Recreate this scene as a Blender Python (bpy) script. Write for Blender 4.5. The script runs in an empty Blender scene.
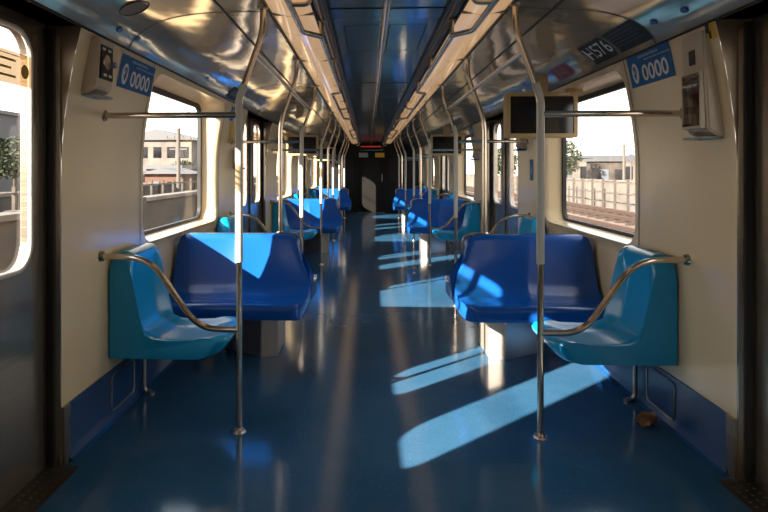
import bpy, bmesh, math, random
from mathutils import Vector, Matrix
random.seed(7)
scene = bpy.context.scene
col = scene.collection
R = math.radians
D0, P = 1.79, 5.28            # first door centre, bay pitch
C0 = D0 + P/2 - .03           # bay centre for seats and poles
HD = .80                      # half door opening
NB = 3
YB, YE = -3.4, D0 + 3*P + .84  # back and far end
ORD = ['first', 'second', 'third', 'fourth', 'fifth', 'sixth', 'seventh', 'eighth', 'ninth', 'tenth', 'eleventh', 'twelfth', 'thirteenth', 'fourteenth', 'fifteenth', 'sixteenth']
SN = {1: 'right', -1: 'left'}
BAY = ['nearest', 'middle', 'farthest']

# ------------------------------------------------------------ materials
MATS = {}
def mat(name, color, rough=.5, metal=0., coat=0., noise=None, bump=None, emit=None, spec=None):
    """noise=(scale, amount, color2) mixes a second colour; bump=(scale, strength, stretch)"""
    m = bpy.data.materials.new(name); m.use_nodes = True
    nt = m.node_tree; b = nt.nodes['Principled BSDF']
    b.inputs['Base Color'].default_value = (*color, 1)
    b.inputs['Roughness'].default_value = rough
    b.inputs['Metallic'].default_value = metal
    if coat:
        b.inputs['Coat Weight'].default_value = coat; b.inputs['Coat Roughness'].default_value = .08
    if spec is not None: b.inputs['Specular IOR Level'].default_value = spec
    tc = nt.nodes.new('ShaderNodeTexCoord')
    if noise:
        sc, amt, c2 = noise
        n = nt.nodes.new('ShaderNodeTexNoise'); n.inputs['Scale'].default_value = sc; n.inputs['Detail'].default_value = 6
        nt.links.new(tc.outputs['Object'], n.inputs['Vector'])
        r = nt.nodes.new('ShaderNodeValToRGB'); r.color_ramp.elements[0].position = .4; r.color_ramp.elements[1].position = .7
        r.color_ramp.elements[0].color = (*color, 1)
        r.color_ramp.elements[1].color = (*[a*(1-amt)+c*amt for a, c in zip(color, c2)], 1)
        nt.links.new(n.outputs['Fac'], r.inputs['Fac']); nt.links.new(r.outputs['Color'], b.inputs['Base Color'])
    if bump:
        sc, st, stretch = bump
        mp = nt.nodes.new('ShaderNodeMapping'); mp.inputs['Scale'].default_value = stretch
        n = nt.nodes.new('ShaderNodeTexNoise'); n.inputs['Scale'].default_value = sc; n.inputs['Detail'].default_value = 3
        bp = nt.nodes.new('ShaderNodeBump'); bp.inputs['Strength'].default_value = st; bp.inputs['Distance'].default_value = .02
        nt.links.new(tc.outputs['Object'], mp.inputs['Vector']); nt.links.new(mp.outputs['Vector'], n.inputs['Vector'])
        nt.links.new(n.outputs['Fac'], bp.inputs['Height']); nt.links.new(bp.outputs['Normal'], b.inputs['Normal'])
        if coat: nt.links.new(bp.outputs['Normal'], b.inputs['Coat Normal'])
    if emit:
        b.inputs['Emission Color'].default_value = (*emit[0], 1); b.inputs['Emission Strength'].default_value = emit[1]
    MATS[name] = m
    return m

M_wall = mat('cream_laminate', (.80, .64, .40), .24, 0, noise=(2.2, .5, (.70, .56, .36)), bump=(1.3, .10, (1, 1, 1)), coat=.15)
M_cove = mat('glossy_cream_ceiling_laminate', (.70, .61, .48), .11, .6, noise=(3, .35, (.5, .42, .32)), bump=(1.6, .65, (1, .7, 1)))
M_ceil = mat('grey_ceiling_panel', (.33, .38, .38), .11, .5, bump=(2.0, .05, (1, 1, 1)))
M_grey = mat('grey_louver', (.20, .21, .22), .4, .5)
M_black = mat('black_rubber', (.012, .012, .012), .55)
M_dark = mat('near_black_bulkhead', (.006, .0055, .005), .5, spec=.25)
M_seam = mat('dark_seam', (.03, .025, .02), .6)
M_steel = mat('brushed_steel', (.40, .34, .27), .22, .85, noise=(5, .3, (.24, .2, .16)), bump=(3, .08, (1, 1, 8)))
M_jamb = mat('brown_steel_jamb', (.22, .17, .12), .35, .6)
M_chrome = mat('polished_steel_tube', (.66, .58, .48), .16, 1.0)
M_chromed = mat('polished_steel_fitting', (.5, .44, .37), .3, 1.0)
M_sleeve = mat('pale_grey_sleeve', (.50, .50, .45), .38, .0, coat=.3)
M_blue = mat('royal_blue_plastic', (.006, .085, .38), .20, 0, coat=.15, spec=.4, bump=(7, .06, (1, 1, 1)))
M_teal = mat('light_blue_plastic', (.003, .29, .58), .24, 0, coat=.15, spec=.4, bump=(7, .06, (1, 1, 1)))
M_base = mat('blue_skirting', (.010, .065, .19), .35, 0, coat=.2)
M_plinth = mat('satin_metal_plinth', (.50, .44, .38), .32, .6)
M_rim = mat('pale_window_rubber', (.55, .52, .47), .5)
M_sign = mat('blue_sign_vinyl', (.008, .13, .32), .5, spec=.25)
M_white = mat('white_print', (.75, .75, .72), .5)
M_yellow = mat('yellow_print', (.72, .42, .04), .5)
M_red = mat('red_sign_vinyl', (.30, .03, .03), .4)
M_tan = mat('tan_plastic', (.44, .32, .15), .4)
M_screen = mat('dark_screen', (.006, .006, .008), .12, coat=.5)
M_diff = mat('lit_diffuser', (.60, .41, .23), .14, coat=.6, emit=((1., .60, .30), .42), noise=(2.5, .4, (.5, .4, .28)))
M_box = mat('cream_box_plastic', (.56, .47, .35), .4)
M_boxlow = mat('grey_box_plastic', (.25, .29, .33), .4)
M_tread = mat('worn_tread_plate', (.10, .085, .065), .45, .8)
M_leaf = mat('dried_leaf', (.30, .16, .07), .7, noise=(40, .6, (.45, .28, .14)))
M_oval = mat('blue_oval_badge', (.02, .10, .35), .3)
M_lensdisc = mat('tan_speaker_grille', (.28, .22, .15), .6, .3, noise=(300, .8, (.08, .06, .04)))
M_redlamp = mat('red_display', (.05, .0, .0), .4, emit=((1, .05, .03), .5))

# floor: blue rubber, fine pale speckle, wear
def floor_mat():
    m = bpy.data.materials.new('blue_rubber_floor'); m.use_nodes = True; nt = m.node_tree; b = nt.nodes['Principled BSDF']; b.inputs['Specular IOR Level'].default_value = .4; b.inputs['Specular Tint'].default_value = (.55, .8, 1, 1)
    tc = nt.nodes.new('ShaderNodeTexCoord')
    n = nt.nodes.new('ShaderNodeTexNoise'); n.inputs['Scale'].default_value = 2.3; n.inputs['Detail'].default_value = 8; n.inputs['Roughness'].default_value = .7
    r = nt.nodes.new('ShaderNodeValToRGB'); e = r.color_ramp.elements
    e[0].position = .3; e[0].color = (.024, .096, .190, 1); e[1].position = .75; e[1].color = (.046, .126, .230, 1)
    v = nt.nodes.new('ShaderNodeTexNoise'); v.inputs['Scale'].default_value = 95; v.inputs['Detail'].default_value = 3
    r2 = nt.nodes.new('ShaderNodeValToRGB'); r2.color_ramp.elements[0].position = .63; r2.color_ramp.elements[1].position = .72
    mx = nt.nodes.new('ShaderNodeMix'); mx.data_type = 'RGBA'
    mx.inputs[7].default_value = (.11, .20, .29, 1)
    L = nt.links.new
    L(tc.outputs['Object'], n.inputs['Vector']); L(tc.outputs['Object'], v.inputs['Vector'])
    L(n.outputs['Fac'], r.inputs['Fac']); L(v.outputs['Fac'], r2.inputs['Fac'])
    L(r2.outputs['Color'], mx.inputs[0]); L(r.outputs['Color'], mx.inputs[6]); L(mx.outputs[2], b.inputs['Base Color'])
    rr = nt.nodes.new('ShaderNodeMapRange'); rr.inputs[3].default_value = .08; rr.inputs[4].default_value = .19
    L(n.outputs['Fac'], rr.inputs[0]); L(rr.outputs[0], b.inputs['Roughness'])
    bp = nt.nodes.new('ShaderNodeBump'); bp.inputs['Strength'].default_value = .12; bp.inputs['Distance'].default_value = .01
    n2 = nt.nodes.new('ShaderNodeTexNoise'); n2.inputs['Scale'].default_value = 5
    L(tc.outputs['Object'], n2.inputs['Vector']); L(n2.outputs['Fac'], bp.inputs['Height']); L(bp.outputs['Normal'], b.inputs['Normal'])
    return m
M_floor = floor_mat()

def glass_mat(name, tint, refl):
    m = bpy.data.materials.new(name); m.use_nodes = True; nt = m.node_tree
    for n in list(nt.nodes):
        if n.type != 'OUTPUT_MATERIAL': nt.nodes.remove(n)
    out = [n for n in nt.nodes if n.type == 'OUTPUT_MATERIAL'][0]
    t = nt.nodes.new('ShaderNodeBsdfTransparent'); t.inputs[0].default_value = (*tint, 1)
    g = nt.nodes.new('ShaderNodeBsdfGlossy'); g.inputs['Roughness'].default_value = .02
    mx = nt.nodes.new('ShaderNodeMixShader'); mx.inputs[0].default_value = refl
    nt.links.new(t.outputs[0], mx.inputs[1]); nt.links.new(g.outputs[0], mx.inputs[2]); nt.links.new(mx.outputs[0], out.inputs['Surface'])
    return m
M_glass = glass_mat('window_glass', (.93, .93, .91), .05)
M_clear = glass_mat('clear_cover', (.8, .76, .7), .15)
M_film = glass_mat('tan_window_film', (.62, .53, .42), .04)

# ------------------------------------------------------------ mesh helpers
class MB:
    def __init__(s): s.v = []; s.f = []
    def add(s, vs, fs):
        n = len(s.v); s.v += [tuple(p) for p in vs]; s.f += [tuple(i+n for i in f) for f in fs]
    def box(s, x0, x1, y0, y1, z0, z1):
        x0, x1 = min(x0, x1), max(x0, x1); y0, y1 = min(y0, y1), max(y0, y1)
        s.add([(x0,y0,z0),(x1,y0,z0),(x1,y1,z0),(x0,y1,z0),(x0,y0,z1),(x1,y0,z1),(x1,y1,z1),(x0,y1,z1)],
              [(0,3,2,1),(4,5,6,7),(0,1,5,4),(1,2,6,5),(2,3,7,6),(3,0,4,7)])
        return s
    def loft(s, loops, closed=True, caps=False):
        n = len(loops[0]); vs = [p for l in loops for p in l]; fs = []
        for i in range(len(loops)-1):
            for j in range(n if closed else n-1):
                k = (j+1) % n
                fs.append((i*n+j, i*n+k, (i+1)*n+k, (i+1)*n+j))
        if caps:
            fs.append(tuple(range(n-1, -1, -1))); fs.append(tuple((len(loops)-1)*n+j for j in range(n)))
        s.add(vs, fs); return s
    def tube(s, pts, r, seg=12, fillet=0, closed=False, caps=True):
        pts = [Vector(p) for p in pts]
        if fillet:
            q = [pts[0]]
            for i in range(1, len(pts)-1):
                a, b, c = pts[i-1], pts[i], pts[i+1]
                d = min(fillet, (a-b).length*.49, (c-b).length*.49)
                p0 = b+(a-b).normalized()*d; p2 = b+(c-b).normalized()*d
                for k in range(9):
                    t = k/8; q.append(p0*(1-t)**2 + b*2*t*(1-t) + p2*t*t)
            q.append(pts[-1]); pts = q
        n = len(pts); loops = []; up = None
        for i, p in enumerate(pts):
            if closed: t = (pts[(i+1) % n]-pts[i-1]).normalized()
            else: t = (pts[min(i+1, n-1)]-pts[max(i-1, 0)]).normalized()
            if up is None:
                up = Vector((0,0,1)) if abs(t.z) < .9 else Vector((1,0,0))
            up = (up - t*up.dot(t)).normalized(); sd = t.cross(up)
            loops.append([p + (up*math.cos(a)+sd*math.sin(a))*r for a in [2*math.pi*k/seg for k in range(seg)]])
        if closed: loops.append(loops[0])
        s.loft(loops, True, caps and not closed); return s
    def disc(s, c, axis, r, h, seg=24, r2=None):
        c = Vector(c); axis = Vector(axis).normalized(); u = axis.orthogonal().normalized(); w = axis.cross(u)
        r2 = r if r2 is None else r2
        s.loft([[c+(u*math.cos(a)+w*math.sin(a))*r for a in [2*math.pi*k/seg for k in range(seg)]],
                [c+axis*h+(u*math.cos(a)+w*math.sin(a))*r2 for a in [2*math.pi*k/seg for k in range(seg)]]], True, True); return s
    def mesh(s, name, m, smooth=False, bevel=0, seg=2, angle=35):
        me = bpy.data.meshes.new(name); me.from_pydata(s.v, [], s.f)
        bm = bmesh.new(); bm.from_mesh(me)
        bmesh.ops.remove_doubles(bm, verts=bm.verts, dist=1e-5)
        bmesh.ops.recalc_face_normals(bm, faces=bm.faces)
        if bevel:
            es = [e for e in bm.edges if len(e.link_faces) == 2 and e.calc_face_angle(0) > R(30)]
            bmesh.ops.bevel(bm, geom=es, offset=bevel, segments=seg, affect='EDGES', clamp_overlap=True)
        if smooth:
            for f in bm.faces: f.smooth = True
            for e in bm.edges:
                if len(e.link_faces) == 2 and e.calc_face_angle(0) > R(angle): e.smooth = False
        bm.to_mesh(me); bm.free()
        me.materials.append(m); return me

def put(name, me, parent=None, loc=(0,0,0), rz=0, label=None, cat=None, group=None, kind=None):
    o = bpy.data.objects.new(name, me); col.objects.link(o)
    o.location = loc; o.rotation_euler = (0, 0, rz)
    if parent: o.parent = parent
    for k, v in (('label', label), ('category', cat), ('group', group), ('kind', kind)):
        if v: o[k] = v
    return o
def thing(name, label, cat, loc=(0,0,0), group=None, rz=0, kind=None):
    return put(name, None, None, loc, rz, label, cat, group, kind)
def structure(name, me, loc=(0,0,0), parent=None):
    return put(name, me, parent, loc, 0, kind='structure')

# ------------------------------------------------------------ car section
WX, WT = 1.45, 1.945
def wallx(z):
    return WX - .09*max(0, (z-1.35)/(WT-1.35))**1.6
def sstep(a, b, x):
    t = max(0, min(1, (x-a)/(b-a))); return t*t*(3-2*t)
CP = [(1.36, 1.945), (1.27, 2.12), (1.05, 2.142), (.605, 2.134)]
def cove(q):
    a = CP; r = 1-q
    return tuple(a[0][k]*r**3 + 3*a[1][k]*q*r*r + 3*a[2][k]*q*q*r + a[3][k]*q**3 for k in (0, 1))
def cove_n(q):
    a, b = cove(q-.01), cove(q+.01); t = Vector((b[0]-a[0], b[1]-a[1])).normalized()
    n = Vector((-t.y, t.x)); n = n if n.y < 0 else -n
    return n
def rrect(a0, a1, b0, b1, r, n=8):
    pts = []
    for cx, cy, s in ((a1-r, b1-r, 0), (a0+r, b1-r, 90), (a0+r, b0+r, 180), (a1-r, b0+r, 270)):
        for k in range(n+1):
            a = R(s+90*k/n); pts.append((cx+r*math.cos(a), cy+r*math.sin(a)))
    out = []                       # resample long sides
    for i, p in enumerate(pts):
        q = pts[(i+1) % len(pts)]; d = math.dist(p, q); k = max(1, int(d/.06))
        for j in range(k): out.append((p[0]+(q[0]-p[0])*j/k, p[1]+(q[1]-p[1])*j/k))
    return out
def holed(mb, o, hole, fx, rings=10):
    """rectangle o=(a0,a1,b0,b1) with a hole loop; fx(a,b)->3D point"""
    cx = sum(p[0] for p in hole)/len(hole); cy = sum(p[1] for p in hole)/len(hole)
    outer = []
    for p in hole:
        dx, dy = p[0]-cx, p[1]-cy; t = 1e9
        if abs(dx) > 1e-6: t = min(t, ((o[1]-cx) if dx > 0 else (o[0]-cx))/dx)
        if abs(dy) > 1e-6: t = min(t, ((o[3]-cy) if dy > 0 else (o[2]-cy))/dy)
        outer.append([cx+dx*t, cy+dy*t])
    for c in ((o[0],o[2]),(o[0],o[3]),(o[1],o[2]),(o[1],o[3])):
        i = min(range(len(outer)), key=lambda k: math.dist(outer[k], c)); outer[i] = list(c)
    loops = [[fx(h[0]+(u[0]-h[0])*t, h[1]+(u[1]-h[1])*t) for h, u in zip(hole, outer)] for t in [k/rings for k in range(rings+1)]]
    mb.loft(loops)
WIN = (.88, .90, .865, 1.905)     # half lengths either way, sill, head
doors = [D0+k*P for k in range(4)]
bays = [D0+P/2+k*P for k in range(NB)]
RC = D0-P/2  # unseen rear bay added to brighten the ceiling; short windows spare the visible floor
seatc = [C0+k*P for k in range(NB)]

# floor
fb = MB(); fb.box(-1.56, 1.56, YB, YE+.6, -.06, 0); structure('floor', fb.mesh('floor', M_floor))
# walls
for s in (-1, 1):
    mb = MB()
    for c in [RC]+bays:
        W0, W1 = (.80, .45) if c == RC else WIN[:2]
        hole = rrect(c-W0, c+W1, WIN[2], WIN[3], .13)
        def fx(y, z, c=c):
            n = 0 if c == RC else sstep(.86, .80, abs(y-c)) * sstep(.20, .30, z) * sstep(.86, .81, z) * .075
            return (s*(wallx(z)+n), y, z)
        holed(mb, (YB if c == RC else c-P/2+HD, c+P/2-HD, 0, WT), hole, fx, 26)
        # deep reveal out to the glass
        g = rrect(c-W0+.015, c+W1-.05, .88, 1.89, .10)
        m_ = min(len(g), len(hole))
        def samp(l, k, n): return l[int(round(k*len(l)/n)) % len(l)]
        n = 200
        h2 = [samp(hole, k, n) for k in range(n)]; g2 = [samp(g, k, n) for k in range(n)]
        loops = []
        for t, e in ((0, 0), (.08, .3), (.25, .55), (1, 1)):
            loops.append([(s*(wallx(h[1])*(1-t)+1.60*t), h[0]+(q[0]-h[0])*e, h[1]+(q[1]-h[1])*e) for h, q in zip(h2, g2)])
        mb.loft(loops)
    zs = [0, .5, 1, 1.35, 1.45, 1.55, 1.65, 1.75, 1.85, WT]
    # door jamb returns
    jb = MB()
    for d in doors:
        for y in (d-HD, d+HD):
            jb.loft([[(s*wallx(z), y, z) for z in zs], [(s*1.56, y, z) for z in zs]], closed=False)
        jb.loft([[(s*1.36, d-HD, WT), (s*1.36, d+HD, WT)], [(s*1.56, d-HD, WT), (s*1.56, d+HD, WT)]], closed=False)
    structure('trim_%d' % (30+s), jb.mesh('jamb', M_jamb))
    structure('wall_'+SN[s], mb.mesh('wall', M_wall, smooth=True, angle=50))
# near (unseen, added behind camera to hold interior light level) and far walls
mb = MB(); mb.box(-1.56, 1.56, YB-.05, YB, 0, 2.3); structure('wall_near', mb.mesh('wall_near', M_wall))
# ceiling: coves, centre and an unseen outer roof added to block leaking sun
mb = MB()
for s in (-1, 1):
    qs = [k/16 for k in range(17)]
    mb.loft([[(s*cove(q)[0], y, cove(q)[1]) for q in qs] for y in (YB, YE)], closed=False)
    mb.loft([[(s*x, y, z) for x, z in ((1.36,1.945),(1.56,1.945),(1.60,1.93),(1.55,2.15),(1.1,2.33),(0,2.38))] for y in (YB, YE)], closed=False)
    mb.loft([[(s*x, y, z) for x, z in ((.605, 2.134), (.605, 2.2), (.30, 2.2), (.30, 2.145))] for y in (YB, YE)], closed=False)
structure('ceiling', mb.mesh('ceiling', M_cove, smooth=True, angle=30))
mb = MB(); mb.box(-.30, .30, YB, YE, 2.145, 2.16); structure('trim_1', mb.mesh('trim', M_ceil))
# seams in ceiling & longitudinal grooves
mb = MB()
y = 3.1 - 2*1.32
while y < YE:
    mb.box(-.30, .30, y-.004, y+.004, 2.141, 2.146)
    for s in (-1, 1):
        q0 = [q/12 for q in range(13)]
        mb.loft([[(s*(cove(q)[0]+cove_n(q)[0]*.0015), y+dy, cove(q)[1]+cove_n(q)[1]*.0015) for q in q0] for dy in (-.006, .006)], closed=False)
    y += 2.64
    if y > 3.2: pass
for s in (-1, 1):
    q = .80; p = cove(q); mb.box(s*(p[0]-.004), s*(p[0]+.004), YB, YE, p[1]-.006, p[1]-.001)
    mb.box(s*1.352, s*1.366, YB, YE, 1.938, 1.946)
structure('trim_2', mb.mesh('trim', M_seam))
# access hatches in centre ceiling
hatch_i = 0
for k in range(7):
    yy = 3.45 + k*2.64
    if yy > YE-.5: break
    for s in (-1, 1):
        mb = MB(); a = rrect(s*.02 if s > 0 else -.24, .24 if s > 0 else -.02, yy, yy+.75, .03, 5)
        b = [(p[0]*1.0, p[1]) for p in rrect((s*.02 if s > 0 else -.24)+.006, (.24 if s > 0 else -.02)-.006, yy+.006, yy+.744, .026, 5)]
        n = 60
        aa = [a[int(i*len(a)/n)] for i in range(n)]; bb = [b[int(i*len(b)/n)] for i in range(n)]
        mb.loft([[(p[0], p[1], 2.1435) for p in aa], [(p[0], p[1], 2.1435) for p in bb]])
        structure('trim_%d' % (10+hatch_i), mb.mesh('hatch_seam', M_seam)); hatch_i += 1

# black rubber at ceiling strip edges
mb = MB()
for s in (-1, 1):
    mb.box(s*.600, s*.612, YB, YE, 2.118, 2.135); mb.box(s*.372, s*.382, YB, YE, 2.118, 2.15); mb.box(s*.296, s*.304, YB, YE, 2.128, 2.15)
structure('trim_3', mb.mesh('trim', M_black))

# baseboards
for s in (-1, 1):
    mb = MB()
    for c in bays:
        y0, y1 = c-P/2+HD+.05, c+P/2-HD-.05
        prof = [(1.452, .262), (1.442, .262), (1.442, .06), (1.436, .035), (1.43, .012), (1.415, .002), (1.415, -.01)]
        mb.loft([[(s*x, y, z) for x, z in prof] for y in (y0, y1)], closed=False)
    mb.box(s*1.442, s*1.455, YB, D0-HD-.05, 0, .262)
    structure('baseboard_'+SN[s], mb.mesh('baseboard', M_base, smooth=True, angle=40))
# steel corner caps and wall seams, jamb rubbers
mb = MB(); mr = MB(); ms = MB()
zs = [.26+k*(WT-.26)/12 for k in range(13)]
for s in (-1, 1):
    for c in bays:
        for e in (-1, 1):
            y = c+e*(P/2-HD)
            mb.box(s*1.437, s*1.46, y-.0, y-e*.055, .0, .262)
            mb.box(s*1.45, s*1.475, y, y+e*.012, .0, 1.9)
            mr.box(s*1.475, s*1.50, y, y+e*.022, .0, 1.93)
            ys = c+e*.93
            ms.loft([[(s*(wallx(z)-.002), yy, z) for z in zs] for yy in (ys-.004, ys+.004)], closed=False)
structure('trim_4', mb.mesh('corner_caps', M_steel)); structure('trim_5', mr.mesh('door_rubber', M_black)); structure('trim_6', ms.mesh('panel_seam', M_seam))

# ------------------------------------------------------------ windows
wi = 1
glassloop = None
for c in bays+[RC]:
    W0, W1 = (.80, .45) if c == RC else WIN[:2]
    for s in (-1, 1):
        w = put('window_%d' % wi, None, None, (s*1.60, c, 0), kind='structure'); wi += 1
        o = rrect(-W0+.015, W1-.05, .88, 1.89, .10); n = len(o)
        i = rrect(-W0+.045, W1-.08, .902, 1.855, .08)
        n = 160; oo = [o[int(k*len(o)/n)] for k in range(n)]; ii = [i[int(k*len(i)/n)] for k in range(n)]
        mb = MB(); mb.loft([[(x, p[0], p[1]) for p in l] for x, l in ((s*.0, oo), (-s*.02, oo), (-s*.02, ii), (s*.01, ii))])
        put('window_frame', mb.mesh('window_frame', M_black, smooth=True), w)
        mb = MB(); mb.add([(0, p[0], p[1]) for p in ii], [tuple(range(n))])
        put('window_pane', mb.mesh('window_pane', M_glass), w)

# ------------------------------------------------------------ doors
def leaf_mesh(s, e):
    mb = MB(); y0, y1 = (0, .87) if e > 0 else (-.87, 0)
    h0, h1 = (.21, .655) if e > 0 else (-.655, -.21)
    hole = rrect(h0, h1, .90, 1.88, .11)
    holed(mb, (y0, y1, .01, 1.95), hole, lambda y, z: (0, y, z), 2)
    holed(mb, (y0, y1, .01, 1.95), hole, lambda y, z: (s*.04, y, z), 2)
    mb.loft([[(0, p[0], p[1]) for p in hole], [(s*.04, p[0], p[1]) for p in hole]])
    q = .012; mb.box(-s*.006, s*.02, (-q if e < 0 else 0), (0 if e < 0 else q), .01, 1.95)
    rim = MB()
    rim.tube([(-s*.004, p[0], p[1]) for p in hole], .011, 8, closed=True)
    g = MB(); g.add([(s*.02, p[0], p[1]) for p in hole], [tuple(range(len(hole)))])
    return (mb.mesh('door_leaf', M_steel), rim.mesh('window_rubber', M_rim, smooth=True), g.mesh('door_pane', M_glass))
LEAF = {(s, e): leaf_mesh(s, e) for s in (-1, 1) for e in (-1, 1)}
di = 1
film = MB(); film.box(0, .002, -.222, .222, 1.65, 1.78)
film_me = film.mesh('film', M_film)
fl = MB()
for k in range(3):
    fl.box(0, .002, -.20, .10-.03*(k % 2), 1.675+k*.032, 1.684+k*.032)
fl.disc((0, .165, 1.71), (1, 0, 0), .028, .002)
fl_me = fl.mesh('film_print', mat('faded_yellow_print', (.42, .28, .08), .6))
for d in doors:
    for s in (-1, 1):
        w = put('door_%d' % di, None, None, (s*1.51, d, 0), kind='structure'); di += 1
        for e in (-1, 1):
            l, rim, g = LEAF[(s, e)]
            lf = put('door_leaf', l, w); put('window_rubber', rim, lf); put('window_pane', g, lf)
            if s < 0 and e > 0:
                put('window_film', film_me, lf, (.004*-s, e*.44, 0)); put('film_print', fl_me, lf, (.008, e*.44, 0))
        mb = MB(); mb.box(-.006, .006, -.006, .006, .02, 1.94); put('centre_seal', mb.mesh('seal', M_black), w, (-s*.01, 0, 0))
# thresholds
mb = MB()
for d in doors:
    for s in (-1, 1):
        mb.box(s*1.37, s*1.52, d-HD, d+HD, 0, .006)
        if d < 8:
            for i in range(46):
                for j in range(3):
                    x = s*(1.40+j*.04); y = d-HD+.03+i*.035+(j % 2)*.017
                    mb.disc((x, y, .006), (0, 0, 1), .007, .003, 6, .004)
structure('trim_7', mb.mesh('threshold', M_tread))

# ------------------------------------------------------------ far end
M_endg = mat('dark_end_glass', (.012, .012, .012), .3, spec=.25)
mb = MB()
yE = YE+.01
mb.box(-1.56, -.42, yE, yE+.08, 0, 2.4); mb.box(.42, 1.56, yE, yE+.08, 0, 2.4); mb.box(-.42, .42, yE, yE+.08, 1.93, 2.4)
structure('wall_far', mb.mesh('wall_far', M_dark))
w = put('door_%d' % di, None, None, (0, yE+.05, 0), kind='structure')
mb = MB(); holed(mb, (-.42, .42, 0, 1.93), rrect(-.25, .25, .95, 1.65, .06), lambda x, z: (x, 0, z), 2); put('door_panel', mb.mesh('door_panel', M_dark), w)
mb = MB(); mb.box(-.26, .26, .01, .02, .94, 1.66); put('door_pane', mb.mesh('pane', M_endg), w)
mb = MB(); mb.tube([(.33, -.02, .95), (.33, -.05, .98), (.33, -.05, 1.15), (.33, -.02, 1.18)], .01, 8, .02); put('door_handle', mb.mesh('handle', M_chromed, smooth=True), w)
mb = MB(); mb.box(-.42, .42, YE-.02, YE+.02, 0, .012); structure('trim_8', mb.mesh('sill', M_chromed))
for s in (-1, 1):
    o = MB(); o.box(s*.55, s*1.1, YE-.012, YE+.008, .95, 1.65)
    structure('window_%d' % (wi+(s > 0)), o.mesh('bulkhead_glass', M_endg))
mb = MB(); mb.box(-.13, .13, YE-.015, YE+.008, 1.72, 1.86)
def textmesh(txt, size, m, fn, align='CENTER', bold=0):
    cu = bpy.data.curves.new('t', 'FONT'); cu.body = txt; cu.size = size; cu.align_x = align; cu.align_y = 'CENTER'; cu.offset = bold
    ob = bpy.data.objects.new('t', cu); col.objects.link(ob); bpy.context.view_layer.update()
    me = bpy.data.meshes.new_from_object(ob.evaluated_get(bpy.context.evaluated_depsgraph_get()))
    bpy.data.objects.remove(ob)
    for v in me.vertices: v.co = Vector(fn(v.co.x, v.co.y))
    me.materials.clear(); me.materials.append(m); return me
for nm, x0, x1, m, lab in (('white_sign', -.38, -.10, M_white, 'small white notice above the dark end door'), ('yellow_sign', .12, .40, M_yellow, 'small yellow notice above the dark end door')):
    mb = MB(); mb.box(x0, x1, YE-.012, YE+.002, 1.70 if m is M_yellow else 1.70, 1.84)
    t = put(nm, mb.mesh(nm, m if m is M_yellow else mat('faded_white_notice', (.35, .36, .35), .5)), label=lab, cat='sign')
mb = MB(); mb.box(-.36, .36, YE-.14, YE-.06, 1.99, 2.06)
t = put('display_box', mb.mesh('display', M_black), label='dark overhead display with red lettering at the far end', cat='display')
mb = MB()
for k in range(9):
    mb = MB(); mb.box(-.30+k*.068, -.30+k*.068+.04, YE-.143, YE-.139, 2.01, 2.04); put('red_character', mb.mesh('red', M_redlamp), t)

# ------------------------------------------------------------ ceiling lights
mbd = MB(); prof = []
for k in range(9):
    x = .385+.212*k/8; prof.append((x, 2.128-.022*math.sin(math.pi*k/8)))
LL = 1.32
mbd.loft([[(x-.455, y, z) for x, z in prof] for y in (.006, LL-.006)], closed=False)
md = MB(); md.loft([[(-(x-.455), y, z) for x, z in prof] for y in (.006, LL-.006)], closed=False)
DIFF = {1: mbd.mesh('diffuser', M_diff, smooth=True), -1: md.mesh('diffuser', M_diff, smooth=True)}
FR, LV = {}, {}
for s in (-1, 1):
    a = MB(); a.box(s*(.383-.455), s*(.598-.455), -.008, .008, 2.113, 2.126)
    b = MB(); b.loft([[(s*(x-.455), dy, z-.001) for x, z in prof] for dy in (-.003, .003)], closed=False)
    FR[s] = (a.mesh('end_strip', M_grey), b.mesh('seam', M_grey))
    a = MB()
    for k in range(4): a.box(s*(.306+k*.017-.455), s*(.317+k*.017-.455), .003, LL-.003, 2.128+.002*(k % 2), 2.14)
    LV[s] = a.mesh('louver', M_grey)
nl = 0; y = 3.1-3*LL
i0 = 0
while y < YE-.1:
    for s in (-1, 1):
        vis = y+LL > 2.2
        lab = ('long warm ceiling light panel in the %s row, %s from the camera' % (SN[s], ORD[min(i0, 15)])) if vis else 'ceiling light panel of the %s row overhead behind the camera' % SN[s]
        if vis or y > -1.4:
            t = thing('ceiling_light', lab, 'ceiling light', (s*.455, y, 0), 'ceiling light panels')
            put('diffuser', DIFF[s], t); put('end_strip', FR[s][0], t); put('louver', LV[s], t)
            for f_ in (.33, .66): put('diffuser_seam', FR[s][1], t, (0, f_*LL, 0))
    if y+LL > 2.2: i0 += 1
    y += LL

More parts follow.
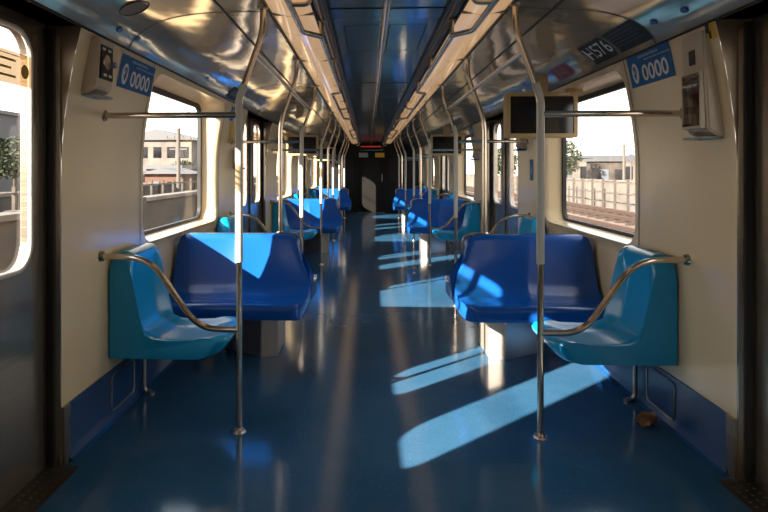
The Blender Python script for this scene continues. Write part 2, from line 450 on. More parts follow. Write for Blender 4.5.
# ------------------------------------------------------------ handrails on the ceiling
zr = 2.03
for k, c in enumerate([C0-P]+seatc):
    y0, y1 = c-1.17, c+1.17
    for s in (-1, 1):
        if k == 0: pts = [(s*.352, c+.9, zr), (s*.352, c+P/2-.86, zr), (s*.44, c+P/2-.80, zr), (s*.44, C0-1.28, zr), (s*.345, y1+P-2.34-.0, zr)]; pts = [(s*.44, 1.1, zr), (s*.44, C0-1.28, zr), (s*.352, C0-1.17, zr)]; ya, yb = 1.3, 2.7
        else:
            yn = min(y1+.12+P-2.34-.12-.12, YE-.6)
            pts = [(s*.352, y0, zr), (s*.352, y1, zr), (s*.44, y1+.11, zr), (s*.44, yn, zr)] + ([(s*.352, yn+.11, zr)] if k < 3 else [])
            ya, yb = y0, y1
        b = 'overhead zigzag steel handrail under the %s light row, ' % SN[s] + ('right above the camera' if k == 0 else 'beside the %s bay of seats' % BAY[k-1])
        t = thing('ceiling_handrail', b, 'handrail', (0, 0, 0), 'zigzag ceiling handrails')
        mb = MB(); mb.tube(pts, .0145, 10, .04); put('rail', mb.mesh('rail', M_chrome, smooth=True, angle=60), t)
        for yy in ((1.6, 2.6) if k == 0 else (y0+.03, (y0+y1)/2, y1-.03, y1+.11+1.4)):
            if yy > YE-.4: continue
            xx = .44 if (k == 0 or yy > y1) else .352
            if xx == .352:
                mb = MB(); mb.tube([(s*xx, yy, zr), (s*xx, yy, 2.13)], .013, 8); mb.disc((s*xx, yy, 2.125), (0, 0, -1), .024, .008, 16)
            else:
                mb = MB(); mb.tube([(s*.44, yy, zr), (s*.352, yy, zr+.0), (s*.352, yy, 2.13)], .011, 8, .03)
            put('bracket', mb.mesh('bracket', M_chromed, smooth=True, angle=50), t)
t = thing('ceiling_handrail', 'long straight steel handrail along the middle of the ceiling', 'handrail', (0, 0, 0))
mb = MB(); mb.tube([(-.01, .2, 2.07), (-.01, YE-.5, 2.07)], .017, 12); put('rail', mb.mesh('rail', M_chrome, smooth=True, angle=60), t)
y = .7
while y < YE-.5:
    mb = MB(); mb.tube([(-.01, y, 2.07), (-.01, y, 2.146)], .009, 8); put('hanger', mb.mesh('hanger', M_chromed, smooth=True), t); y += 2.64
t = put('end_handrail', MB().tube([(-.352, YE-.9, 2.03), (-.352, YE-.6, 1.90), (.352, YE-.6, 1.90), (.352, YE-.9, 2.03)], .015, 10, .05).mesh('r', M_chrome, smooth=True),
        label='short steel crossbar joining the two light rows at the far end', cat='handrail')

# ------------------------------------------------------------ stanchions
def tubes(s):
    d = {}
    pp = [(s*.745, 0, 0), (s*.745, 0, 1.67), (s*.625, 0, 2.0), (s*.625, 0, 2.13)]
    d['pole'] = MB().tube(pp, .0155, 14, .10).mesh('pole', M_chrome, smooth=True, angle=60)
    d['sleeve'] = MB().tube([(s*.745, 0, .85), (s*.745, 0, 1.665), (s*.72, 0, 1.735)], .0195, 16, .05).mesh('sleeve', M_sleeve, smooth=True, angle=60)
    d['flange'] = MB().disc((s*.745, 0, 0), (0,0,1), .036, .010, 24, .030).disc((s*.745, 0, .010), (0,0,1), .022, .012, 20, .018).mesh('flange', M_chromed, smooth=True)
    d['top'] = MB().disc((s*.625, 0, 2.128), (0,0,-1), .032, .012, 20, .026).mesh('top', M_chromed, smooth=True)
    gb = MB().tube([(s*.745, 0, 1.585), (s*1.425, 0, 1.585)], .0155, 12); gb.disc((s*1.436, 0, 1.585), (-s,0,0), .032, .012, 20, .028)
    d['bar'] = gb.mesh('grab_bar', M_chrome, smooth=True, angle=50)
    ar = MB().tube([(s*.745, 0, .51), (s*.95, 0, .513), (s*1.20, 0, .868), (s*1.44, 0, .874)], .0155, 12, .12); ar.disc((s*1.45, 0, .874), (-s,0,0), .030, .012, 20, .026)
    d['arm'] = ar.mesh('arm_rail', M_chrome, smooth=True, angle=50)
    d['cpole'] = MB().tube([(s*.745, 0, .856), (s*.745, 0, 1.67), (s*.625, 0, 2.0), (s*.625, 0, 2.13)], .0155, 14, .10).mesh('pole', M_chrome, smooth=True, angle=60)
    d['cfl'] = MB().disc((s*.745, 0, .8485), (0,0,1), .03, .01, 20, .024).mesh('flange', M_chromed, smooth=True)
    return d
T = {s: tubes(s) for s in (-1, 1)}
PO = 1.42
for k, c in enumerate(seatc):
    for s in (-1, 1):
        for e in (-1, 1):
            t = thing('grab_pole', 'steel pole with grey sleeve, %s side, %s end of the %s bay of seats' % (SN[s], 'near' if e < 0 else 'far', BAY[k]), 'pole', (0, c+e*PO, 0), 'grab poles at the door ends')
            for n_, key in (('pole', 'pole'), ('sleeve', 'sleeve'), ('floor_flange', 'flange'), ('top_flange', 'top'), ('grab_bar', 'bar'), ('arm_rail', 'arm')): put(n_, T[s][key], t)
        t = thing('seat_pole', 'bare steel pole rising from the %s double bench on the %s' % (BAY[k], SN[s]), 'pole', (0, c, 0), 'poles on the double benches')
        for n_, key in (('pole', 'cpole'), ('flange', 'cfl'), ('top_flange', 'top')): put(n_, T[s][key], t)
        mb = MB().tube([(s*.665, -PO, 1.893), (s*.665, PO, 1.893)], .0145, 10)
        put('side_rail', mb.mesh('side_rail', M_chrome, smooth=True, angle=60), None, (0, c, 0), label='straight overhead steel rail linking the %s poles of the %s bay' % (SN[s], BAY[k]), cat='handrail', group='overhead rails between poles')

# ------------------------------------------------------------ side seats
def side_seat(s):
    """u from wall to aisle, w along the car"""
    W = .235
    prof = [(.010,.335),(.010,.60),(.010,.84),(.022,.872),(.05,.885),(.085,.882),(.112,.86),(.122,.82),(.138,.70),(.158,.58),(.178,.50),(.20,.458),(.25,.438),(.33,.432),(.45,.436),(.54,.446),(.585,.448),(.612,.440),(.624,.425),(.620,.405),(.575,.355),(.55,.338),(.53,.333),(.3,.333),(.1,.333)]
    nW = 20; loops = []
    for i in range(nW+1):
        w = -W + 2*W*i/nW; a = abs(w)/W
        dish = 1-sstep(.55, 1.0, a)
        rnd = max(0, a-.72)/.28; drop = .075*(1-math.sqrt(max(0, 1-rnd**2)))
        edge = 1 if i in (0, nW) else 0
        l = []
        for (u, z) in prof:
            if z > .55: z2 = z - drop*sstep(.6, .9, z)
            else: z2 = z
            u2 = u
            if .1 < u < .61 and z > .425:         # front surface dished
                nb = sstep(.88, .6, z)
                if u < .22: u2 = u - .045*dish*min(1, nb*2) if z < .86 else u
                else: z2 = z - .028*dish*sstep(.61, .48, u)
            if u > .5: u2 = u2 - .05*(max(0, a-.6)/.4)**2
            if edge:
                cu, cz = .3, .45
                u2 = u2 + (.006 if u2 < .2 else -.006) if u > .02 else u2; z2 = z2 - .004 if z2 > .34 else z2
            l.append((s*(WX-u2), w, z2))
        loops.append(l)
    # vertical positions of side caps: pull a little
    mb = MB(); mb.loft(loops, True, True)
    shell = mb.mesh('seat_shell', M_teal, smooth=True, angle=48)
    leg = MB().tube([(s*1.41, .17, .34), (s*1.41, .17, .04), (s*1.395, .17, .012), (s*1.36, .17, .010)], .013, 10, .03); leg.disc((s*1.365, .17, 0), (0,0,1), .02, .012, 14)
    return shell, leg.mesh('leg', M_chromed, smooth=True, angle=60)
SS = {s: side_seat(s) for s in (-1, 1)}
for k, c in enumerate(seatc):
    for s in (-1, 1):
        for e in (-1, 1):
            where = 'in front of the %s window' % 'first' if 0 else ''
            lab = 'light blue single seat against the %s wall, %s end of the %s bay' % (SN[s], 'near' if e < 0 else 'far', BAY[k])
            t = thing('single_bench', lab, 'seat', (0, c+e*(PO-.31), 0), 'light blue single seats')
            put('seat_shell', SS[s][0], t); put('leg', SS[s][1], t)

# ------------------------------------------------------------ double benches (back to back)
def bench_shell(s):
    XW, XA = 1.495, .60
    prof = [(.004,.36),(.004,.60),(.004,.825),(.010,.838),(.025,.845),(.045,.843),(.060,.828),(.070,.80),(.095,.70),(.125,.60),(.155,.52),(.180,.475),(.215,.450),(.26,.440),(.36,.436),(.46,.440),(.55,.450),(.582,.448),(.600,.436),(.606,.415),(.602,.370),(.594,.350),(.57,.344),(.40,.344),(.2,.344)]
    n = 44; loops = []
    for i in range(n+1):
        f = i/n; loops.append([])
        for (v, z) in prof:
            xa = XA - .085*sstep(.80, .50, z) + .0*v
            if v > .5 : xa += .03*((v-.5)/.1)**2
            x = xa + (XW-xa)*f
            d2 = (f*2) % 1.0 if f < 1 else 1.0
            dish = math.sin(math.pi*d2)**.7 if 0 < d2 < 1 else 0
            z2, v2 = z, v
            dx = min(x-xa, XW-x)
            rr = .085
            if dx < rr and z > .5: z2 = z - (rr - math.sqrt(max(0, rr*rr-(rr-dx)**2)))*sstep(.55, .82, z)*.8
            if v > .05 and z > .46 and v < .2: v2 = v - .022*dish*sstep(.845, .75, z)
            elif .2 < v < .57 and z > .42: z2 = z2 - .016*dish*sstep(.58, .5, v)
            if v > .3 and f < .06: v2 -= .03*((.06-f)/.06)**2
            if v > .3 and f > .95: v2 -= .015*((f-.95)/.05)**2
            if i in (0, n):  v2 = v2*.985; z2 = .45+(z2-.45)*.985
            loops[-1].append((s*(x-1.0), -v2, z2))
    mb = MB(); mb.loft(loops, True, True)
    return mb.mesh('seat_shell', M_blue, smooth=True, angle=50)
BS = {s: bench_shell(s) for s in (-1, 1)}
PL, TR, HN = {}, {}, {}
for s in (-1, 1):
    pl = [(.736,-.19),(.846,-.23),(1.14,-.03),(1.14,.03),(.846,.23),(.736,.19)]
    mb = MB(); mb.loft([[(s*(x-1.0), y, z) for x, y in pl] for z in (0, .3435)], True, True); PL[s] = mb.mesh('support_plinth', M_plinth, bevel=.004)
    mb = MB(); mb.box(s*(.68-1), s*(1.41-1), -.012, .012, .835, .8475); TR[s] = mb.mesh('top_trim', M_black, bevel=.003)
    mb = MB(); mb.tube([(s*(.60-1), .0, .60), (s*(.585-1), 0, .78), (s*(.60-1), 0, .825), (s*(.66-1), 0, .848), (s*(.72-1), 0, .846)], .009, 10, .03); HN[s] = mb.mesh('corner_handle', M_chromed, smooth=True)
for k, c in enumerate(seatc):
    for s in (-1, 1):
        t = thing('double_bench', 'royal blue back-to-back double bench by the %s window on the %s' % (BAY[k], SN[s]), 'bench', (s*1.0, c, 0), 'royal blue back-to-back benches')
        put('seat_shell', BS[s], t); put('seat_shell', BS[-s], t, rz=math.pi)
        put('support_plinth', PL[s], t); put('top_trim', TR[s], t); put('corner_handle', HN[s], t)

# ------------------------------------------------------------ baseboard hatches
for s in (-1, 1):
    for k, c in enumerate(seatc[:2]):
        yc = c-1.12-.05
        hz = rrect(yc-.15, yc+.15, .045, .235, .03)
        mb = MB(); mb.tube([(s*1.438, p[0], p[1]) for p in hz], .005, 6, closed=True)
        t = thing('skirting_hatch', 'metal-framed hatch in the %s skirting below the %s bay single seat' % (SN[s], BAY[k]), 'hatch', (0,0,0))
        put('hatch_frame', mb.mesh('hatch_frame', M_chromed, smooth=True), t)
        mb = MB(); mb.add([(s*1.4405, p[0], p[1]) for p in hz], [tuple(range(len(hz)))])
        put('hatch_plate', mb.mesh('hatch_plate', M_base), t)

# ------------------------------------------------------------ monitors
def monitor(s, c, lab):
    t = thing('hanging_monitor', lab, 'monitor', (s*1.16, c, 1.71), 'hanging monitors')
    mb = MB()
    W2, H2, D2 = .255, .165, .05
    f = rrect(-W2, W2, -H2, H2, .015, 3); g = rrect(-W2+.028, W2-.028, -H2+.03, H2-.03, .006, 3)
    n = 80; ff = [f[int(i*len(f)/n)] for i in range(n)]; gg = [g[int(i*len(g)/n)] for i in range(n)]
    mb.loft([[(p[0], y, p[1]) for p in l] for y, l in ((-D2+.01, gg), (-D2, gg), (-D2, ff), (D2, ff), (D2, gg), (D2-.01, gg))])
    put('housing', mb.mesh('housing', M_tan, smooth=True, angle=30), t)
    mb = MB(); mb.box(-W2+.028, W2-.028, -D2+.01, D2-.01, -H2+.03, H2-.03); put('screen', mb.mesh('screen', M_screen), t)
    mb = MB(); mb.box(-.05, .05, -.03, .03, H2, H2+.14)
    put('bracket', mb.mesh('bracket', M_tan, bevel=.004), t)
    mb = MB(); mb.box(s*.18, s*.30, -.025, .025, H2-.01, H2+.03); put('wall_arm', mb.mesh('wall_arm', M_tan, bevel=.004), t)
    mb = MB()
    for i in range(5): mb.box(.12+i*.016, .13+i*.016, -D2-.002, -D2, H2-.02, H2-.01)
    put('maker_mark', mb.mesh('maker_mark', M_white), t)
monitor(1, seatc[0]+.05, 'tan-framed dark monitor hanging above the nearest bench on the right')
monitor(1, seatc[1], 'tan-framed dark monitor hanging above the middle bench on the right')
monitor(-1, seatc[1], 'tan-framed dark monitor hanging above the middle bench on the left')
monitor(-1, seatc[2], 'tan-framed dark monitor hanging above the farthest bench on the left')

# ------------------------------------------------------------ signs on the curved surfaces
def wmap(s, yc, zc, off):
    """u to the reader's right, v up"""
    def f(u, v):
        y = yc + (u if s < 0 else -u); z = zc+v
        return (s*(wallx(z)-off), y, z)
    return f
def cmap_(s, yc, qc, off, L=.60):
    def f(u, v):
        q = qc - v/L     # v up on the reader's view = towards the wall top? text foot sits nearer the wall
        q = qc + v/L
        p = cove(q); n = cove_n(q)
        y = yc + (u if s < 0 else -u)
        return (s*(p[0]+n[0]*off), y, p[1]+n[1]*off)
    return f
def patch(f, w, h, m, name, n=6):
    mb = MB(); mb.loft([[f(-w/2+w*i/n, -h/2+h*j/n) for i in range(n+1)] for j in range(n+1)], closed=False)
    return mb.mesh(name, m, smooth=True)
def sign_0000(s, y, z, lab, w=.48, h=.17):
    t = put('number_sign', patch(wmap(s, y, z, .003), w, h, M_sign, 'number_sign', 10), label=lab, cat='sign')
    f = wmap(s, y, z, .0045)
    put('number_text', textmesh('0000', .115, M_white, lambda u, v: f(u*1.22+.052, v*1.0-.028), bold=.002), t)
    mb = MB(); n = 28
    mb.add([f(-.165+.038*math.cos(2*math.pi*i/n), -.012+.055*math.sin(2*math.pi*i/n)) for i in range(n)], [tuple(range(n))])
    e = put('emblem', mb.mesh('emblem', M_white), t)
    f2 = wmap(s, y, z, .006)
    mb = MB()
    for a, b in (((-.183,-.015),(-.165,-.045)), ((-.165,-.045),(-.147,.005)), ((-.165,-.03),(-.165,.028)), ((-.178,.0),(-.176,.022)), ((-.152,.0),(-.154,.022))):
        dx, dy = b[0]-a[0], b[1]-a[1]; l = math.hypot(dx, dy); nx, ny = -dy/l*.0045, dx/l*.0045
        mb.add([f2(*p) for p in ((a[0]+nx, a[1]+ny), (a[0]-nx, a[1]-ny), (b[0]-nx, b[1]-ny), (b[0]+nx, b[1]+ny))], [(0,1,2,3)])
    put('emblem_hand', mb.mesh('emblem_hand', M_sign), e)
    mb = MB(); random.seed(3)
    for row, (z0, x0, x1, hh) in enumerate(((.058, -.10, .12, .013), (.040, -.04, .21, .007))):   # unreadably small lines of print
        x = x0
        while x < x1:
            ww = random.uniform(.008, .03)
            mb.add([f(*p) for p in ((x, z0), (x+ww, z0), (x+ww, z0+hh), (x, z0+hh))], [(0,1,2,3)]); x += ww+.006
    put('small_print', mb.mesh('small_print', mat('pale_blue_print', (.25, .42, .6), .5)), t)
sign_0000(-1, 3.29, 1.83, 'blue 0000 number sign on the left wall beside the nearest window')
sign_0000(1, 3.22, 1.855, 'blue 0000 number sign on the right wall beside the nearest window')

def plate(name, s, y, q, w, h, m, lab, text=None, ts=.08, tm=None, cat='sign'):
    t = put(name, patch(cmap_(s, y, q, .003), w, h, m, name), label=lab, cat=cat)
    if text:
        f = cmap_(s, y, q, .0045)
        put('text', textmesh(text, ts, tm or M_white, f, bold=.0008), t)
    return t
t = plate('car_number_plate', 1, 3.68, .20, .34, .17, M_black, 'black plate reading H576 on the curved ceiling at right', 'H576', .15)
f = cmap_(1, 3.56, .17, .0045)
t = plate('dark_label', 1, 3.28, .20, .38, .165, M_black, 'dark glossy label beside the H576 plate on the right ceiling')
f = cmap_(1, 3.28, .20, .0045); mb = MB()
for k in range(5): mb.add([f(*p) for p in ((-.17, .055-k*.024), (.15-.03*(k % 2), .055-k*.024), (.15-.03*(k % 2), .06-k*.024), (-.17, .06-k*.024))], [(0,1,2,3)])
put('small_print', mb.mesh('small_print', mat('dim_print', (.05, .09, .1), .5)), t)
plate('red_label', 1, 4.40, .17, .36, .12, M_red, 'dark red label on the right ceiling above the monitor', '(0-0)', .10, mat('pinkish_print', (.45, .35, .33), .5))
plate('ceiling_label', -1, 5.4, .13, .34, .13, M_black, 'dark label on the left ceiling beyond the nearest window', '(0-0)', .09, mat('grey_blue_print', (.2, .3, .4), .5))
for s, y, q, lab in ((1, 2.98, .20, 'blue oval badge on the right ceiling beside the dark label'), (1, 2.72, .17, 'blue oval badge on the right ceiling, nearest the camera'),
                     (-1, 2.90, .12, 'blue oval badge on the left ceiling, nearest the camera'), (-1, 3.12, .13, 'blue oval badge on the left ceiling, second from the camera'), (-1, 4.5, .13, 'blue oval badge on the left ceiling above the nearest window')):
    f = cmap_(s, y, q, .003); mb = MB(); n = 24
    f1 = cmap_(s, y, q, .007)
    mb.loft([[f(.028*math.cos(2*math.pi*i/n), .018*math.sin(2*math.pi*i/n)) for i in range(n)], [f1(.023*math.cos(2*math.pi*i/n), .014*math.sin(2*math.pi*i/n)) for i in range(n)]], True, True)
    put('oval_badge', mb.mesh('oval_badge', M_oval, smooth=True), label=lab, cat='badge', group='blue oval badges')
# round speaker
p = cove(.36); n_ = cove_n(.36)
ax = Vector((-n_[0], 0, n_[1]))
t = thing('ceiling_speaker', 'round tan loudspeaker grille in the left ceiling near the camera', 'speaker', (-p[0], 2.80, p[1]))
put('grille', MB().disc((0,0,0), ax, .066, .004, 32).mesh('grille', M_lensdisc), t)
ring = [Vector((0,0,0))+ax*.003 + (ax.orthogonal().normalized()*math.cos(a)+ax.cross(ax.orthogonal().normalized())*math.sin(a))*.071 for a in [2*math.pi*k/36 for k in range(36)]]
put('ring', MB().tube(ring, .005, 8, closed=True).mesh('ring', M_seam, smooth=True), t)

# small wall signs farther on
def wall_sign(name, s, y, z, w, h, m, lab, text=None, ts=.05, tm=None):
    t = put(name, patch(wmap(s, y, z, .003), w, h, m, name, 4), label=lab, cat='sign')
    if text:
        f = wmap(s, y, z, .0045); put('text', textmesh(text, ts, tm or M_white, f), t)
    return t
wall_sign('yellow_notice', -1, 5.72, 1.66, .14, .18, M_yellow, 'yellow notice on the left wall between nearest window and second door')
wall_sign('blue_notice', -1, 5.62, 1.84, .13, .13, M_sign, 'small blue notice on the left wall high beyond the nearest window', 'A', .12)
wall_sign('blue_notice', 1, 5.75, 1.31, .12, .20, M_sign, 'small blue notice on the right wall above the far single seat of the nearest bay', 'i', .12)
wall_sign('blue_notice', 1, 8.6, 1.86, .26, .15, M_sign, 'blue number notice on the right wall at the start of the middle bay', '0000', .09)
wall_sign('blue_notice', 1, 11.2, 1.35, .12, .20, M_sign, 'small blue notice on the right wall at the end of the middle bay')
wall_sign('blue_notice', -1, 8.6, 1.80, .26, .15, M_sign, 'blue number notice on the left wall at the start of the middle bay', '0000', .09)
t = wall_sign('warning_label', 1, 2.63, 1.905, .07, .07, M_yellow, 'small black and yellow warning label on the right wall near the door')
f = wmap(1, 2.63, 1.905, .0045); mb = MB(); mb.add([f(*p) for p in ((-.035,-.005),(-.012,-.005),(-.005,.035),(-.035,.035))], [(0,1,2,3)]); mb.add([f(*p) for p in ((-.02,-.03),(-.005,-.03),(0,0),(-.018,0))], [(0,1,2,3)])
put('print', mb.mesh('print', M_black), t)

# ------------------------------------------------------------ wall boxes
def wedge(s, y0, y1, z0, z1, x_in, x_top, m, name, bev=.008):
    zm = z0+.03
    mb = MB(); loops = []
    for y in (y0, y1):
        loops.append([(s*(wallx(z0)+.01), y, z0), (s*(x_in+.05), y, z0-.0), (s*x_in, y, zm), (s*x_top, y, z1), (s*(wallx(z1)+.01), y, z1)])
    mb.loft(loops, True, True); return mb.mesh(name, m, smooth=True, bevel=bev, seg=3)
# right: emergency handle box with clear window
XA, XB = 1.375, 1.350
t = thing('emergency_box', 'cream wall box with clear front over red handle, right wall near the door', 'wall box', (0,0,0))
put('housing', wedge(1, 2.665, 2.85, 1.455, 1.92, XA, XB, M_box, 'housing'), t)
def slab(s, y0, y1, z0, z1, xa, xb, th, m, name, hole=None):
    mb = MB(); a = lambda z: xa+(xb-xa)*(z-1.485)/(1.90-1.485)
    mb.add([(s*(a(z)-d), y, z) for d in (0, th) for y, z in ((y0,z0),(y1,z0),(y1,z1),(y0,z1))], [(0,1,2,3),(4,5,6,7),(0,1,5,4),(1,2,6,5),(2,3,7,6),(3,0,4,7)])
    return mb.mesh(name, m, bevel=.002)
put('recess_panel', slab(1, 2.688, 2.83, 1.50, 1.74, XA, XB, .002, mat('brown_recess', (.14, .09, .06), .5), 'recess'), t)
hd = put('red_handle', slab(1, 2.715, 2.75, 1.52, 1.70, XA, XB, .012, M_red, 'handle'), t)
put('white_tube', slab(1, 2.775, 2.80, 1.52, 1.70, XA, XB, .012, M_box, 'tube'), t)
put('clear_cover', slab(1, 2.688, 2.83, 1.50, 1.74, XA-.014, XB-.014, .003, M_clear, 'cover'), t)
mb = MB()
for zz in (1.50, 1.74): mb.box(1.348, 1.372, 2.683, 2.835, zz-.006, zz+.006)
for yy in (2.686, 2.832): mb.box(1.348, 1.372, yy-.005, yy+.005, 1.50, 1.74)
put('cover_frame', mb.mesh('cover_frame', M_box, bevel=.002), t)
mb = MB()
for zz in (1.515, 1.725):
    for yy in (2.697, 2.821): mb.disc((1.350, yy, zz), (-1, 0, 0), .006, .004, 10)
put('screws', mb.mesh('screws', M_black), t)
put('label', slab(1, 2.735, 2.785, 1.78, 1.845, XA, XB, .002, M_black, 'label'), t, label='small black label')
mb = MB(); mb.box(1.355, 1.44, 2.67, 2.845, 1.447, 1.457); put('base_tray', mb.mesh('base_tray', M_boxlow, bevel=.003), t)
# left: intercom box
t = thing('intercom_box', 'cream wall box with black panel and round knob, left wall near the door', 'wall box', (0,0,0))
put('housing', wedge(-1, 2.70, 2.87, 1.66, 1.925, 1.345, 1.330, M_box, 'housing'), t)
mb = MB(); mb.box(-1.342, -1.330, 2.722, 2.848, 1.735, 1.895); put('front_panel', mb.mesh('front_panel', M_black, bevel=.002), t)
mb = MB(); mb.disc((-1.330, 2.768, 1.815), (1,0,0), .034, .010, 24); put('speaker_disc', mb.mesh('speaker_disc', M_chromed), t)
mb = MB(); mb.disc((-1.330, 2.822, 1.81), (1,0,0), .015, .028, 20, .015); put('knob', mb.mesh('knob', M_boxlow, smooth=True), t)
mb = MB()
for zz, yy in ((1.875, 2.75), (1.875, 2.81), (1.755, 2.76), (1.755, 2.815)): mb.box(-1.330, -1.328, yy-.015, yy+.015, zz-.006, zz+.006)
put('front_marks', mb.mesh('marks', M_white), t)
mb = MB(); mb.box(-1.42, -1.335, 2.705, 2.865, 1.652, 1.662); put('base_tray', mb.mesh('base_tray', M_boxlow, bevel=.003), t)
# farther boxes
for (s, y, z, lab) in ((1, 5.95, 1.60, 'small blue-grey wall box beside the second door on the right'), (1, 8.45, 1.55, 'small blue-grey wall box at the start of the middle bay on the right'), (-1, 5.97, 1.42, 'small blue-grey wall box beside the second door on the left')):
    t = thing('wall_box', lab, 'wall box', (0,0,0), 'small wall boxes')
    put('housing', wedge(s, y-.07, y+.07, z-.09, z+.09, 1.36, 1.40, M_box, 'housing', .004), t)
    mb = MB(); mb.box(s*1.345, s*1.43, y-.075, y+.075, z-.10, z-.085); put('base_tray', mb.mesh('tray', M_sign), t)

# ------------------------------------------------------------ dried leaf on the floor
mb = MB(); random.seed(11)
for k in range(9):
    a = random.uniform(0, 6.28); L = random.uniform(.03, .05); cz = random.uniform(.012, .03); cx, cy = random.uniform(-.02,.02), random.uniform(-.02,.02)
    rows = []
    for i in range(6):
        t_ = i/5; w_ = .016*math.sin(math.pi*min(1, t_*.95+.05))+.002
        c_ = Vector((cx+math.cos(a)*L*(t_-.3), cy+math.sin(a)*L*(t_-.3), cz+.02*math.sin(t_*3+k)*.8))
        sd = Vector((-math.sin(a), math.cos(a), 0))
        rows.append([c_-sd*w_+Vector((0,0,.010)), c_-sd*w_*.5, c_, c_+sd*w_*.5, c_+sd*w_+Vector((0,0,.012))])
    mb.loft([[ (p.x, p.y, max(.002, p.z)) for p in r] for r in rows], closed=False)
mb.v = [(x*1.55, y_*1.5, z_*1.3) for x, y_, z_ in mb.v]
put('dried_leaf', mb.mesh('dried_leaf', M_leaf, smooth=True), None, (1.325, 3.12, 0), label='crumpled brown dried leaf on the blue floor at right', cat='leaf')

# ------------------------------------------------------------ outside
GZ = -1.2
M_gravel = mat('pale_ballast', (.085, .052, .038), .9, noise=(1.1, .9, (.16, .12, .09)))
M_conc = mat('weathered_concrete', (.065, .053, .042), .9, noise=(.9, .9, (.022, .02, .018)))
M_pale = mat('pale_render', (.135, .12, .105), .85, noise=(.7, .8, (.07, .06, .052)))
M_roof = mat('grey_roof_sheet', (.07, .073, .08), .6)
M_rail = mat('rusty_rail', (.06, .035, .025), .6, .3)
M_green = mat('foliage', (.014, .024, .007), .8, noise=(3, .7, (.035, .045, .012)))
M_bark = mat('bark', (.04, .028, .02), .9)
M_pole = mat('concrete_pole', (.08, .07, .06), .8)
mb = MB(); mb.box(-160, 160, -60, 260, GZ-.2, GZ); put('ground', mb.mesh('ground', M_gravel), kind='structure')
def track(x, lab):
    t = thing('railway_track', lab, 'railway track', (x, 60, GZ), 'tracks outside')
    mb = MB()
    for k in range(110): mb.box(-1.2, 1.2, -60+k*1.2, -59.75+k*1.2, 0, .12)
    put('sleepers', mb.mesh('sleepers', M_bark), t)
    for e in (-.8, .8):
        mb = MB(); mb.box(e-.035, e+.035, -60, 72, .12, .28); put('rail', mb.mesh('rail', M_rail), t)
for x, lab in ((5.2, 'rail track outside, closest to the train on the right'), (9.2, 'rail track outside on the right, second from the train'), (12.8, 'rail track outside on the right, beside the long wall'), (-9.5, 'rail track outside on the left beyond the low parapet')): track(x, lab)
def yard_wall(x, z1, m, lab, posts, y0=-5, y1=140, th=.3):
    t = thing('yard_wall', lab, 'wall', (x, 0, GZ)); mb = MB(); mb.box(-th/2, th/2, y0, y1, 0, z1-GZ); put('wall_panels', mb.mesh('wall_panels', m), t)
    mb = MB(); y = y0
    while y < y1: mb.box(-th*.8, th*.8, y-.12, y+.12, 0, z1-GZ+.12); y += posts
    put('wall_posts', mb.mesh('wall_posts', m), t)
    mb = MB(); mb.box(-th*.7, th*.7, y0, y1, z1-GZ, z1-GZ+.1); put('coping', mb.mesh('coping', M_pale), t)
yard_wall(16, .55, M_pale, 'long pale panelled wall beyond the tracks outside on the right', 2.6)
yard_wall(-6, .50, M_conc, 'low concrete parapet beside the track outside on the left', 5)
yard_wall(-14, .3, M_conc, 'grey concrete yard wall farther out on the left', 4)
def yard_fence(x, y0, y1, lab):
    t = thing('yard_fence', lab, 'fence', (x, 0, GZ))
    for z in (.5, 1.1, 1.7):
        put('fence_rail', MB().box(-.03, .03, y0, y1, z, z+.06).mesh('fence_rail', M_pole), t)
    y = y0
    while y <= y1: put('fence_post', FP, t, (0, y, 0)); y += 1.8
FP = MB().box(-.06, .06, -.06, .06, 0, 1.95).mesh('fence_post', M_conc)
yard_fence(14.6, 22, 72, 'railed fence between the last track and the pale wall outside on the right')
yard_fence(-11.8, 14, 44, 'railed fence beyond the track outside on the left')
def house(name, x, y, w, d, h, m, lab, roof='flat', rows=1, cols=4):
    t = thing(name, lab, 'building', (x, y, GZ)); mb = MB(); mb.box(-w/2, w/2, -d/2, d/2, 0, h); put('wall', mb.mesh('wall', m), t)
    mb = MB()
    if roof == 'flat': mb.box(-w/2-.3, w/2+.3, -d/2-.3, d/2+.3, h, h+.4)
    else: mb.loft([[(-w/2-.4, y_, h), (0, y_, h+w*.16), (w/2+.4, y_, h)] for y_ in (-d/2-.4, d/2+.4)], True, True)
    put('roof', mb.mesh('roof', M_roof), t)
    for r in range(rows):
        for c_ in range(cols):
            mb = MB(); xx = -w/2+w*(c_+.5)/cols; zz = h*(r+.5)/rows; sy = -d/2
            mb.box(xx-w/cols*.28, xx+w/cols*.28, sy-.06, sy+.02, zz-h/rows*.22, zz+h/rows*.22); put('window', mb.mesh('window', mat('window_%s' % len(bpy.data.materials), (.10, .11, .13), .2) if (r == 0 and c_ == 0) else bpy.data.materials[-1] if 0 else M_screen), t)
house('warehouse', -27.5, 84, 9, 14, 6.4, M_pale, 'long pale warehouse under a grey roof seen through the nearest left window', 'gable', 2, 5)
house('small_house', -20.5, 62, 3.4, 6, 2.6, M_pale, 'small white house behind the yard wall on the left', 'flat', 1, 3)
house('apartment_block', -47, 72, 9, 12, 9.0, mat('grey_render', (.075, .075, .08), .85), 'grey apartment block seen through the nearest left door window', 'flat', 4, 4)
house('depot_building', 40, 95, 26, 14, 4.2, M_pale, 'wide low white depot behind the pale wall on the right', 'flat', 1, 9)
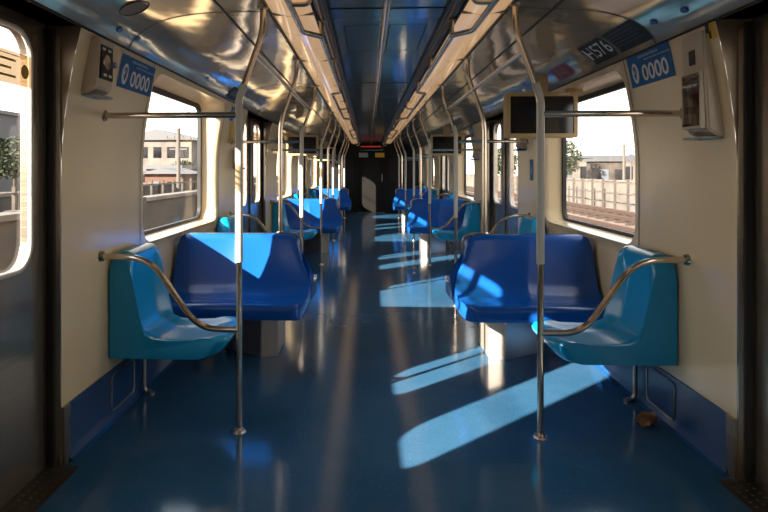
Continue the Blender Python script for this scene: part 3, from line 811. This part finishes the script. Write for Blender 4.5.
def tree(x, y, h, r, lab, seed):
    random.seed(seed)
    t = thing('tree', lab, 'tree', (x, y, GZ))
    mb = MB(); mb.tube([(0,0,0), (.1,0,h*.35), (0,.1,h*.75)], .16, 8); mb.tube([(.1,0,h*.4), (r*.5,.1,h*.7)], .08, 6); mb.tube([(.1,0,h*.4), (-r*.5,-.1,h*.72)], .08, 6); put('trunk', mb.mesh('trunk', M_bark), t)
    mb = MB()
    for k in range(1700):
        while 1:
            p = Vector((random.uniform(-1,1), random.uniform(-1,1), random.uniform(-1,1)))
            if .3 < p.length < 1 + .12*math.sin(p.x*9+p.z*7): break
        c_ = Vector((p.x*r, p.y*r, h*.66+p.z*h*.36)); a = Vector((random.gauss(0,1), random.gauss(0,1), random.gauss(0,1))).normalized(); b = a.orthogonal().normalized(); sz = r*.085
        mb.add([c_-a*sz, c_-b*sz*.6, c_+a*sz, c_+b*sz*.6], [(0,1,2,3)])
    put('foliage', mb.mesh('foliage', M_green), t)
tree(-34.5, 57, 5.6, 2.4, 'bushy green tree in front of the grey block, seen through the left door window', 1)
tree(-21.8, 70, 3.6, 1.5, 'small round tree beside the warehouse, seen through the nearest left window', 2)
tree(24.2, 75, 6.2, 1.9, 'leafy tree behind the pale wall, seen at the edge of the nearest right window', 3)
tree(17.6, 80, 5.5, 2.2, 'leafy tree by the tracks seen through the second right door', 4)
tree(52, 120, 5.2, 3.2, 'broad tree behind the depot on the right', 5)
def upole(x, y, h, lab, arm=True):
    t = thing('utility_pole', lab, 'pole', (x, y, GZ)); put('pole', MB().tube([(0,0,0),(0,0,h)], .14, 10).mesh('pole', M_pole, smooth=True), t)
    mb = MB(); mb.box(-.9, .9, -.06, .06, h-.8, h-.68)
    if arm: mb.box(-.6, .6, -.06, .06, h-1.5, h-1.4)
    put('crossarm', mb.mesh('crossarm', M_pole), t)
    mb = MB()
    for k in (-.8, -.3, .3, .8): mb.disc((k, 0, h-.68), (0,0,1), .05, .15, 8)
    put('insulators', mb.mesh('insulators', M_roof), t)
upole(-13.2, 41, 5.4, 'grey utility pole in front of the warehouse, nearest left window')
upole(-30, 60, 8.0, 'tall utility pole near the grey apartment block on the left')
upole(37, 84, 6.5, 'utility pole above the depot in the right window')
upole(27.5, 66, 5.3, 'utility pole just behind the pale wall in the nearest right window', False)
house('signal_cabin', 31, 80, 3.5, 4, 3.6, M_conc, 'small grey cabin behind the pale wall in the nearest right window', 'flat', 1, 2)
house('brick_shed', -16.5, 50, 3, 5, 2.2, mat('dull_brick', (.09, .045, .03), .9), 'low brown shed behind the yard wall in the nearest left window', 'gable', 1, 2)
house('long_shed', -36, 120, 22, 10, 4.6, M_conc, 'long grey shed on the horizon in the nearest left window', 'gable', 1, 8)
t = thing('signal_sign', 'round signal disc on a thin post in the right window', 'sign', (12.9+4.4, 40.5, GZ))
put('post', MB().tube([(0,0,0),(0,0,3.2)], .05, 8).mesh('post', M_pole), t); put('disc', MB().disc((0,-.03,3.3), (0,-1,0), .28, .04, 24).mesh('disc', M_roof), t)
mb = MB()
for x_, z_ in ((0, 4.2), (0, 4.8), (.4, 5.4)):
    mb.tube([(-9+x_, -10, z_), (-9+x_, 150, z_)], .012, 5)
put('overhead_wires', mb.mesh('overhead_wires', M_pole), label='thin overhead wires above the track outside on the left', cat='wires')

# ------------------------------------------------------------ light, world, camera
sun = bpy.data.lights.new('sun', 'SUN'); sun.energy = 27; sun.color = (1., .88, .75); sun.angle = R(.55)
so = bpy.data.objects.new('sun', sun); col.objects.link(so)
so.rotation_euler = Vector((1, .92, -.585)).to_track_quat('-Z', 'Y').to_euler()
w = bpy.data.worlds.new('world'); scene.world = w; w.use_nodes = True
nt = w.node_tree; bg = nt.nodes['Background']
tc = nt.nodes.new('ShaderNodeTexCoord'); sp = nt.nodes.new('ShaderNodeSeparateXYZ'); rp = nt.nodes.new('ShaderNodeValToRGB')
rp.color_ramp.elements[0].position = .0; rp.color_ramp.elements[0].color = (1, .91, .80, 1)
rp.color_ramp.elements[1].position = .6; rp.color_ramp.elements[1].color = (.85, .90, 1., 1)
nt.links.new(tc.outputs['Generated'], sp.inputs[0]); nt.links.new(sp.outputs[2], rp.inputs[0]); nt.links.new(rp.outputs[0], bg.inputs[0])
bg.inputs[1].default_value = 2.4
cam = bpy.data.cameras.new('camera'); co = bpy.data.objects.new('camera', cam); col.objects.link(co)
co.location = (-.10, 0, 1.31); co.rotation_euler = (R(90), 0, R(2.4))
cam.sensor_width = 36; cam.lens = 600/768*36; cam.shift_x = (384-342.85)/768; cam.shift_y = -86/768; cam.clip_start = .05; cam.clip_end = 500
scene.camera = co
vs = scene.view_settings; vs.view_transform = 'Standard'; vs.look = 'None'; vs.gamma = 1; vs.exposure = 0.36; vs.use_curve_mapping = False
